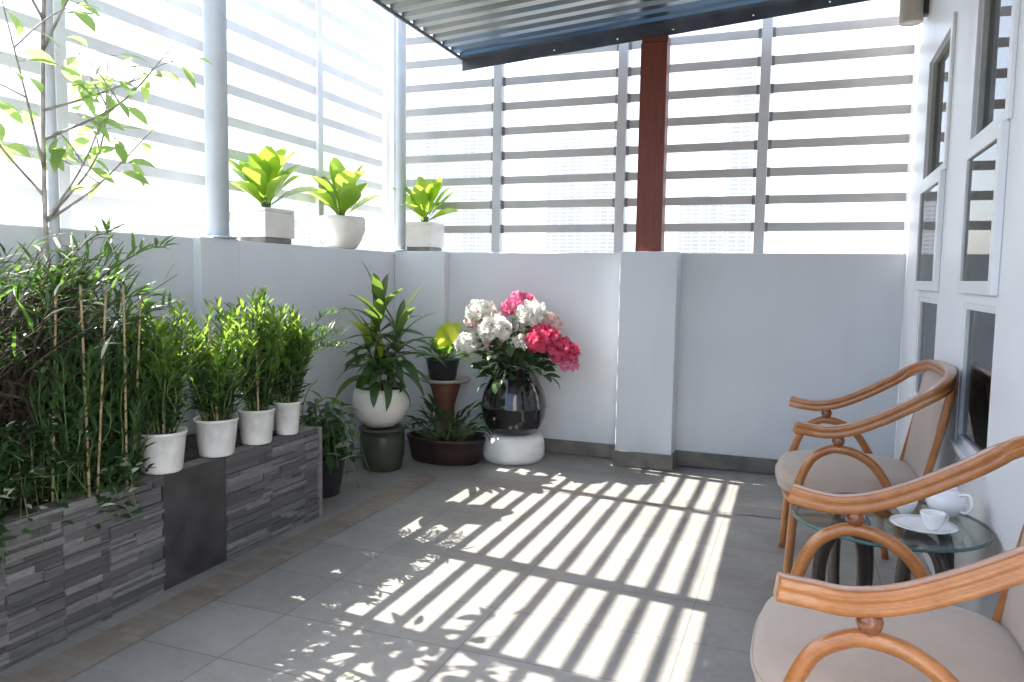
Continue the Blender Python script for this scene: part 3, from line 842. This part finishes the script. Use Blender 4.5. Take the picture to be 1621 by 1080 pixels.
# pedestal, black pot plant, basin with fern
r = empty('plant_stand', (-2.17, 4.56, 0), 'terracotta pedestal with a round clay plate on top in the corner', 'plant stand')
b = MB(); b.lathe([(.105, 0), (.105, .02), (.075, .06), (.060, .20), (.062, .30), (.100, .44), (.100, .452), (.06, .453)], 36); b.build('column', M['terracotta'], r)
b = MB(); b.lathe([(.12, .4535), (.155, .460), (.172, .474), (.172, .482), (.160, .480), (.14, .470)], 40); b.build('plate', M['plate'], r)
def blackpot():
    rnd = random.Random(91)
    r = empty('potted_plant', (-2.185, 4.55, .472), 'small plant with one bright yellow green leaf in a black pot', 'potted plant')
    tapered_pot(.085, .108, .135).build('pot', M['blackpot'], r); soil_disc(.10, .12).build('soil', M['soil'], r)
    st = MB(); fo = MB()
    for k in range(16):
        a = k*2.4; el = rnd.uniform(.25, 1.1); d = V(math.cos(a)*math.cos(el), math.sin(a)*math.cos(el), math.sin(el))
        base = V(.02*math.cos(a), .02*math.sin(a), .12) + d*.07
        st.tube([V(0, 0, .12), base], .004, .003, n=5)
        fo.leaf(base, d, rnd.uniform(.12, .18), rnd.uniform(.05, .07), rnd.uniform(.4, 1.1), .2, 6, .45, 0, rnd.uniform(-.3, .3), tip=.05)
    base = V(.05, -.06, .22); st.tube([V(0, 0, .12), V(.03, -.03, .18), base], .004, .003, n=5)
    fo.leaf(V(-.01, -.10, .235), V(.78, .0, .62), .225, .150, .25, .10, 8, .48, 1, 0, up=(.25, -.85, .40), tip=.06)
    fo.leaf(V(.03, -.05, .20), V(.1, -.5, .6), .14, .06, .5, .15, 6, .48, 1, .5, tip=.05)
    st.build('stems', M['stem'], r); fo.build('foliage', [M['leaf_mid'], M['leaf_yellow']], r)
blackpot()
def fern_basin():
    rnd = random.Random(95)
    r = empty('potted_plant', (-2.04, 4.30, 0), 'dark leafy plant in a low dark red oval basin', 'potted plant')
    b = MB(); b.lathe([(.215, 0), (.222, .005), (.245, .09), (.255, .135), (.262, .14), (.262, .155), (.242, .155), (.236, .12)], 48, sx=1, sy=.62); b.build('basin', M['basin'], r)
    b = MB(); b.lathe([(.236, .118), (.12, .126), (.002, .13)], 32, sx=1, sy=.62); b.build('soil', M['soil'], r)
    st = MB(); fo = MB()
    for k in range(64):
        a = rnd.uniform(0, 6.283); q = rnd.random(); el = rnd.uniform(.25, 1.25)
        base = V(.10*q*math.cos(a), .06*q*math.sin(a), .125); d = V(math.cos(a)*math.cos(el), math.sin(a)*math.cos(el), math.sin(el))
        L = rnd.uniform(.08, .24); st.tube([base, base + d*L], .003, .002, n=4)
        fo.leaf(base + d*L, d, rnd.uniform(.10, .18), rnd.uniform(.026, .046), rnd.uniform(.7, 1.9), .2, 6, .42, 0, rnd.uniform(-.4, .4))
    st.build('stems', M['stem'], r); fo.build('foliage', M['leaf_dark'], r)
fern_basin()

# pothos-like trailing plant past the planter end
def vine():
    rnd = random.Random(97)
    r = empty('potted_plant', (-2.30, 3.36, 0), 'straggling vine with pale and dark leaves in a brown pot past the planter end', 'potted plant')
    tapered_pot(.085, .115, .20).build('pot', M['blackpot'], r); soil_disc(.105, .185).build('soil', M['soil'], r)
    st = MB(); fo = MB()
    for k in range(44):
        a = rnd.uniform(0, 6.283); R_ = rnd.uniform(.08, .26); hh = rnd.uniform(.02, .24)
        e = V(R_*math.cos(a), R_*math.sin(a), .19 + hh*.4 - rnd.random()*.18)
        path = spline([(0, 0, .19), (e.x*.5, e.y*.5, .24 + hh), tuple(e)], 7); st.tube(path, .0028, .0016, n=4)
        for i in range(6):
            c = path[int((.3 + .7*i/6)*(len(path)-1))]; an = rnd.uniform(0, 6.283)
            d = V(math.cos(an), math.sin(an), rnd.uniform(-.8, .4))
            fo.leaf(c, d, rnd.uniform(.06, .10), rnd.uniform(.028, .045), rnd.uniform(.3, 1.2), .18, 5, .42, 0, rnd.uniform(-.5, .5))
    for pts in ([(.02, -.02, .2), (.03, -.10, .47), (.10, -.05, .52), (.14, .02, .38), (.17, .06, .30)], [(0, 0, .2), (-.02, -.14, .42), (.02, -.16, .56), (.05, -.12, .62)]):
        path = spline(pts, 8); st.tube(path, .003, .002, n=5)
        for i in range(7):
            c = path[int((.35 + .65*i/7)*(len(path)-1))]; an = rnd.uniform(0, 6.283)
            fo.leaf(c, V(math.cos(an), math.sin(an), rnd.uniform(-.7, .3)), rnd.uniform(.07, .10), rnd.uniform(.032, .045), .7, .18, 5, .42, 1, rnd.uniform(-.4, .4))
    for (x, y, z) in ((.11, -.05, .27), (.13, -.03, .20), (.08, -.10, .24)):
        fo.leaf(V(x, y, z), V(.5, .5, rnd.uniform(-.3, .5)), .085, .05, .5, .1, 5, .45, 2, rnd.uniform(-.5, .5))
    st.build('stems', M['stem'], r); fo.build('foliage', [M['leaf_dark'], M['leaf_mid'], M['leaf_pale']], r)
vine()

# black jar of flowers on its pedestal
JX, JY = -1.665, 4.50
r = empty('jar_pedestal', (JX, JY, 0), 'low round white pedestal under the black jar', 'pedestal')
b = MB(); b.lathe([(.165, 0), (.185, .006), (.198, .04), (.200, .075), (.196, .125), (.184, .156), (.160, .171), (.10, .174)], 56); b.build('drum', M['pedestal'], r)
r = empty('flower_jar', (JX, JY, .1745), 'glossy black jar with a band standing on the white pedestal', 'jar')
b = MB(); b.lathe([(.120, 0), (.142, .006), (.178, .055), (.200, .11), (.206, .158), (.210, .166), (.210, .176), (.206, .184), (.200, .22), (.184, .275), (.158, .33), (.128, .375), (.106, .400), (.100, .418), (.114, .430), (.102, .436), (.090, .420), (.088, .38)], 72)
b.build('body', M['jar'], r)
def bouquet():
    rnd = random.Random(101)
    r = empty('bouquet', (JX, JY, .60), 'bouquet of white, pink and crimson flower heads in the black jar', 'flowers')
    heads = [(-1.89, .895, .090, 'blush', .02), (-1.85, .935, .075, 'white', -.09), (-1.62, .985, .078, 'pink', .04), (-1.70, .960, .060, 'pink', .09), (-1.52, .930, .080, 'white', -.02), (-1.72, .835, .082, 'white', -.16), (-1.97, .735, .066, 'white', -.04),
             (-1.42, .775, .088, 'red', -.08), (-1.29, .705, .075, 'red', -.03), (-1.41, .870, .066, 'blush', .02), (-1.25, .64, .05, 'pink', -.05), (-1.58, .86, .065, 'white', .10), (-1.78, .76, .055, 'blush', -.05), (-1.56, .76, .05, 'white', -.12)]
    st = MB()
    for (x, z, R_, c, dy) in heads:
        C = V((x - JX)*.93, -.05 + dy, (z - .60)*.98)
        path = spline([(0, 0, -.06), (C.x*.25, C.y*.3, .05), tuple(C - V(0, 0, R_*.5))], 6); st.tube(path, .004, .003, n=5)
        b = MB(); N = int(150*(R_/.066)**2)
        for i in range(N):
            z_ = 1 - 1.7*(i + .5)/N; a = i*2.39996; s_ = math.sqrt(max(0, 1 - z_*z_))
            n_ = V(s_*math.cos(a), s_*math.sin(a), z_*.85)
            p = C + n_*R_*rnd.uniform(.62, .98)
            t1 = n_.orthogonal().normalized(); t1 = Matrix.Rotation(rnd.uniform(0, 6.283), 3, n_) @ t1
            b.leaf(p, t1*.8 + n_*.75, R_*rnd.uniform(.42, .62), R_*rnd.uniform(.36, .52), rnd.uniform(-.2, .9), .3, 3, .55, 0, 0, up=n_, tip=.35)
        b.build('flower_head', M['petal_' + c], r)
    fo = MB()
    for k in range(170):
        a = rnd.uniform(0, 6.283); R_ = rnd.uniform(.05, .25)
        p = V(R_*math.cos(a)*1.05, R_*math.sin(a)*.6 - .04, rnd.uniform(-.02, .31) - .10*(R_/.3))
        d = V(math.cos(a), math.sin(a)*.7, rnd.uniform(-.5, .6))
        fo.leaf(p, d, rnd.uniform(.07, .12), rnd.uniform(.04, .065), rnd.uniform(.2, 1.2), .18, 5, .45, 0 if rnd.random() < .7 else 1, rnd.uniform(-.6, .6), tip=.06)
        if rnd.random() < .5: st.tube([V(0, 0, -.03), p*.5, p], .0028, .002, n=4)
    st.build('stems', M['stem'], r); fo.build('foliage', [M['leaf_dark'], M['leaf_mid']], r)
bouquet()

# ================================================================== chairs, table, tea things
def two_lobe(wd, ht, n=7):
    """cross-section of the doubled cane: two stacked rounds with a groove between"""
    pts = []
    rr = ht/4
    for k in range(n+1):
        a = -math.pi/2*.9 + math.pi*.95*k/n*1.0
        pts.append((wd/2*math.cos(a)**.6 if math.cos(a) > 0 else 0, rr + rr*math.sin(a)))
    right_top = [(max(wd*.40, x), z) for x, z in pts]
    prof = []
    for k in range(9): 
        a = math.radians(-70 + 140*k/8 + 20); prof.append((wd/2*.74 + wd/2*.26*math.cos(a), rr + rr*math.sin(a)))
    top = prof
    right = [(x, -z) for x, z in reversed(top)] + top
    left = [(-x, z) for x, z in reversed(right)]
    return right + left

def chair():
    r = empty('armchair', (.235, 1.645, 0), 'cane armchair closest to the camera with beige seat, in front of the glass table', 'armchair', 'cane armchairs along the house wall', math.pi - .024)
    HW = .30
    # forward x (local) = .235 - world X ; centreline of the horseshoe rail
    side = [(.245, .637), (.19, .629), (.135, .626), (.06, .642), (-.03, .683), (-.125, .738), (-.195, .785)]
    rail = [(x, -HW - (.012 if i == 0 else 0), z) for i, (x, z) in enumerate(side)]
    rail += [(-.238, -HW + .045, .815), (-.258, -HW + .12, .832), (-.264, -.09, .838), (-.264, .09, .838), (-.258, HW - .12, .832), (-.238, HW - .045, .815)]
    rail += [(x, HW + (.012 if i == 0 else 0), z) for i, (x, z) in reversed(list(enumerate(side)))]
    b = MB(); b.tube(spline(rail, 9), 0, prof=two_lobe(.038, .042), up=(0, 0, 1)); b.build('arm_rail', M['rattan'], r, .0015)
    hoop = [(.252, 0.0), (.243, .18), (.233, .36), (.220, .445), (.185, .525), (.135, .561), (.095, .568), (.04, .556), (-.015, .520), (-.055, .465), (-.085, .40), (-.115, .25), (-.155, 0.0)]
    for s in (-1, 1):
        b = MB(); b.tube(spline([(x, s*HW, z) for x, z in hoop], 7), .0155, n=14); b.build('side_hoop', M['rattan'], r)
        b = MB(); b.blob((.100, s*HW, .597), (.0215, .0215, .021), n=16, m=10); b.lathe([(.013, .571), (.013, .578)], 14, (.100, s*HW, 0)); b.lathe([(.013, .612), (.013, .622)], 14, (.100, s*HW, 0)); b.build('ball_spacer', M['balldark'], r)
    # seat: padded, rounded plan
    def plan(a, hx, hy, e=3.2):
        c, s = math.cos(a), math.sin(a)
        return (hx*math.copysign(abs(c)**(2/e), c), hy*math.copysign(abs(s)**(2/e), s))
    b = MB(); n = 56; rings = [(.94, .365), (1.0, .375), (1.015, .395), (1.01, .412), (.985, .430), (.93, .444), (.80, .456), (.60, .463), (.35, .466), (.1, .467)]
    vs = []; fs = []
    for k_, z in rings:
        for i in range(n):
            px, py = plan(2*math.pi*i/n, .265, .272); vs.append((  .035 + px*k_*.97, py*k_, z))
    for j in range(len(rings)-1):
        for i in range(n): i2 = (i+1) % n; fs.append((j*n+i, j*n+i2, (j+1)*n+i2, (j+1)*n+i))
    fs.append(tuple(reversed(range(n)))); fs.append(tuple((len(rings)-1)*n+i for i in range(n)))
    b.add(vs, fs); sc = b.build('seat', M['fabric'], r)
    b = MB(); b.tube([(.035 + plan(2*math.pi*i/n, .265, .272)[0]*.984, plan(2*math.pi*i/n, .265, .272)[1]*1.014, .402) for i in range(n)], .0045, n=8, closed=True); b.build('piping', M['fabric'], sc)
    b = MB(); b.tube([(.035 + plan(2*math.pi*i/n, .225, .268)[0], plan(2*math.pi*i/n, .225, .268)[1], .346) for i in range(n)], .016, n=10, closed=True); b.build('seat_frame', M['rattan'], r)
    # back pad between two posts
    vs = []; fs = []; nu, nv = 14, 12
    for side_ in (0, 1):
        for j in range(nv+1):
            t = j/nv
            for i in range(nu+1):
                u = -1 + 2*i/nu
                wd = .205 + .02*t
                bulge = .020*max(0, (1 - u**4))*max(0, (1 - (2*t-1)**4))**.8 + .006
                x = -.190 - .062*t - .012*(1-u*u); z = .43 + .385*t
                vs.append((x + (bulge if side_ == 0 else -.5*bulge), u*wd, z))
    m_ = (nu+1)*(nv+1)
    for j in range(nv):
        for i in range(nu):
            a = j*(nu+1)+i; fs.append((a, a+1, a+nu+2, a+nu+1)); fs.append((m_+a, m_+a+nu+1, m_+a+nu+2, m_+a+1))
    for j in range(nv):
        for i in (0, nu):
            a = j*(nu+1)+i; fs.append((a, a+nu+1, m_+a+nu+1, m_+a))
    for i in range(nu):
        for j in (0, nv):
            a = j*(nu+1)+i; fs.append((a, m_+a, m_+a+1, a+1))
    b = MB(); b.add(vs, fs); b.build('backrest', M['fabric'], r)
    for s in (-1, 1):
        b = MB(); b.tube(spline([(-.165, s*.218, .34), (-.200, s*.220, .50), (-.238, s*.226, .68), (-.262, s*.232, .820)], 5), .013, n=10); b.build('back_post', M['rattan'], r)
    for s in (-1, 1):
        b = MB(); b.tube([(.233, s*.285, .346), (-.09, s*.285, .346)], .010, n=8); b.build('side_rail', M['rattan'], r)
    return r
c0 = chair()
c1 = copy_tree(c0); c1.location = (.232, 3.185, 0); c1.rotation_euler = (0, 0, math.pi + .036)
c1['label'] = 'cane armchair at the far end of the house wall, behind the glass table'

def table():
    r = empty('glass_table', (.262, 2.44, 0), 'round glass topped table with dark bent wood legs between the armchairs', 'table')
    zt = .468; R_ = .265
    b = MB(); b.lathe([(R_-.004, zt-.010), (.002, zt-.010)], 64, cap=False); b.lathe([(R_-.004, zt), (.002, zt)], 64, cap=False)
    b.v = b.v; g = b.build('glass_top', M['tglass'], r)
    b = MB(); b.lathe([(R_-.004, zt-.010), (R_-.001, zt-.009), (R_, zt-.005), (R_-.001, zt-.001), (R_-.004, zt)], 64, cap=False); b.build('glass_edge', M['gedge'], g)
    prof = [(-.017, -.009), (.017, -.009), (.020, 0), (.017, .009), (-.017, .009), (-.020, 0)]
    for k in range(4):
        a = math.radians(35 + 90*k); ca, sa = math.cos(a), math.sin(a)
        pts = [(.205, 0.0), (.212, .12), (.222, .26), (.218, .36), (.190, .425), (.140, .447), (.095, .425), (.075, .36), (.07, .26), (.085, .16)]
        path = spline([(ca*q, sa*q, z) for q, z in pts], 7)
        b = MB(); b.tube(path, 0, prof=[(u, v_) for u, v_ in prof], up=(-sa, ca, 0)); b.build('leg', M['tablewood'], r)
    b = MB(); b.tube([(.085*math.cos(i*.2618), .085*math.sin(i*.2618), .17) for i in range(24)], .010, n=8, closed=True); b.build('lower_ring', M['tablewood'], r)
    for k in range(4):
        a = math.radians(35 + 90*k)
        b = MB(); b.lathe([(.012, zt-.020), (.012, zt-.0105)], 14, (math.cos(a)*.14, math.sin(a)*.14, 0)); b.build('glass_pad', M['dark'], r)
table()
TZ = .4685
def saucer(x, y, R_, label, cat='saucer', name='saucer'):
    b = MB(); b.lathe([(R_*.5, 0), (R_*.55, .002), (R_*.8, .008), (R_, .016), (R_, .018), (R_*.78, .012), (R_*.5, .006), (.002, .005)], 40)
    o = b.build(name, M['ceramic'], loc=(x, y, TZ)); return tag(o, label, cat)
def cup(x, y, z, label, rz=0):
    r = empty('teacup', (x, y, z), label, 'teacup', 'white teacups on the glass table', rz); r.scale = (.85, .85, .85)
    b = MB(); b.lathe([(.016, 0), (.018, .003), (.030, .020), (.037, .045), (.038, .056), (.036, .056), (.034, .044), (.026, .020), (.012, .008)], 32); b.build('body', M['ceramic'], r)
    b = MB(); b.tube(spline([(.036, 0, .046), (.054, 0, .044), (.058, 0, .030), (.046, 0, .018), (.032, 0, .020)], 5), .0032, n=7); b.build('handle', M['ceramic'], r)
saucer(.345, 2.36, .085, 'wide white plate at the front of the glass table', 'plate', 'plate')
cup(.315, 2.50, TZ, 'white teacup standing on the glass behind the wide plate', 2.4)
cup(.365, 2.35, TZ+.0065, 'white teacup standing on the wide plate', .6)
def teapot():
    r = empty('teapot', (.425, 2.53, TZ), 'white porcelain teapot near the wall side of the glass table', 'teapot', None, 2.3); r.scale = (.80, .80, .80)
    b = MB(); b.lathe([(.032, 0), (.038, .004), (.062, .03), (.068, .055), (.058, .085), (.036, .100), (.034, .104), (.028, .102)], 40); b.build('body', M['ceramic'], r)
    b = MB(); b.lathe([(.036, .104), (.034, .110), (.020, .118), (.006, .121), (.006, .126), (.010, .132), (.008, .139), (.001, .141)], 28); b.build('lid', M['ceramic'], r)
    b = MB(); b.tube(spline([(.056, 0, .040), (.085, 0, .052), (.098, 0, .080), (.112, 0, .092)], 5), .013, .006, n=10); b.build('spout', M['ceramic'], r)
    b = MB(); b.tube(spline([(-.048, 0, .090), (-.090, 0, .098), (-.104, 0, .065), (-.085, 0, .034), (-.060, 0, .030)], 6), .0055, n=8); b.build('handle', M['ceramic'], r)
teapot()

# one fallen leaf on the tiles
b = MB(); b.leaf((-1.19, 1.79, .004), (.8, .5, .02), .075, .045, .1, .10, 5, .45, 0, .1, tip=.05); b.leaf((-1.17, 1.80, .006), (.2, .8, .1), .05, .03, .5, .2, 4, .45)
tag(b.build('fallen_leaf', M['leaf_pale']), 'crumpled pale yellow leaf lying on the floor tiles at the front', 'fallen leaf')

# ================================================================== far city
def tower(x0, x1, y, ztop, dep, label):
    r = empty('apartment_tower', ((x0+x1)/2, y, -42), label, 'tower', 'hazy towers beyond the fence')
    w_ = (x1-x0)/2; H = ztop + 42
    b = MB(); b.box(-w_, w_, 0, dep, 0, H)
    z = 3.0
    while z < H - 4: b.box(-w_*.55, -w_*.15, -1.3, -.02, z, z+1.0); b.box(w_*.35, w_*.75, -1.3, -.02, z, z+1.0); z += 3.2
    b.build('wall', M['tower'], r)
    b = MB(); b.box(-w_*.4, w_*.3, dep*.3, dep*.7, H+.01, H+4.5); b.box(-w_-.3, w_+.3, -.3, dep+.3, H-.6, H+.009); b.build('roof', M['city'], r)
K = 6.0
tower(-54.4*K, -41*K, 100*K, 23.6*K, 30, 'wide pale tower seen through the far fence left of the red column')
tower(-34.3*K, -23.6*K, 105*K, 19.6*K, 34, 'slim pale tower beyond the fence just left of the red column')
tower(-16.5*K, -10.6*K, 110*K, 11.6*K, 26, 'low pale tower beyond the fence just right of the red column')
tower(-9.4*K, -6.3*K, 100*K, 28.0*K, 24, 'tall thin tower beyond the fence beside a fence post')
tower(-77*K, -67*K, 98*K, 12*K, 34, 'pale block beyond the corner of the two fences')
tower(-125*K, -108*K, 70*K, 14*K, 40, 'pale block beyond the left fence behind the tree')

# air between the terrace and the towers
b = MB(); b.box(-1100, 700, -120, 950, -44, 260)
hm = bpy.data.materials.new('haze'); hm.use_nodes = True; hm.node_tree.nodes.clear()
hv = hm.node_tree.nodes.new('ShaderNodeVolumePrincipled'); ho = hm.node_tree.nodes.new('ShaderNodeOutputMaterial')
hv.inputs['Density'].default_value = 0.0006; hv.inputs['Color'].default_value = (.93, .96, 1, 1)
hm.node_tree.links.new(hv.outputs[0], ho.inputs['Volume'])
tag(b.build('haze', hm), kind='stuff')
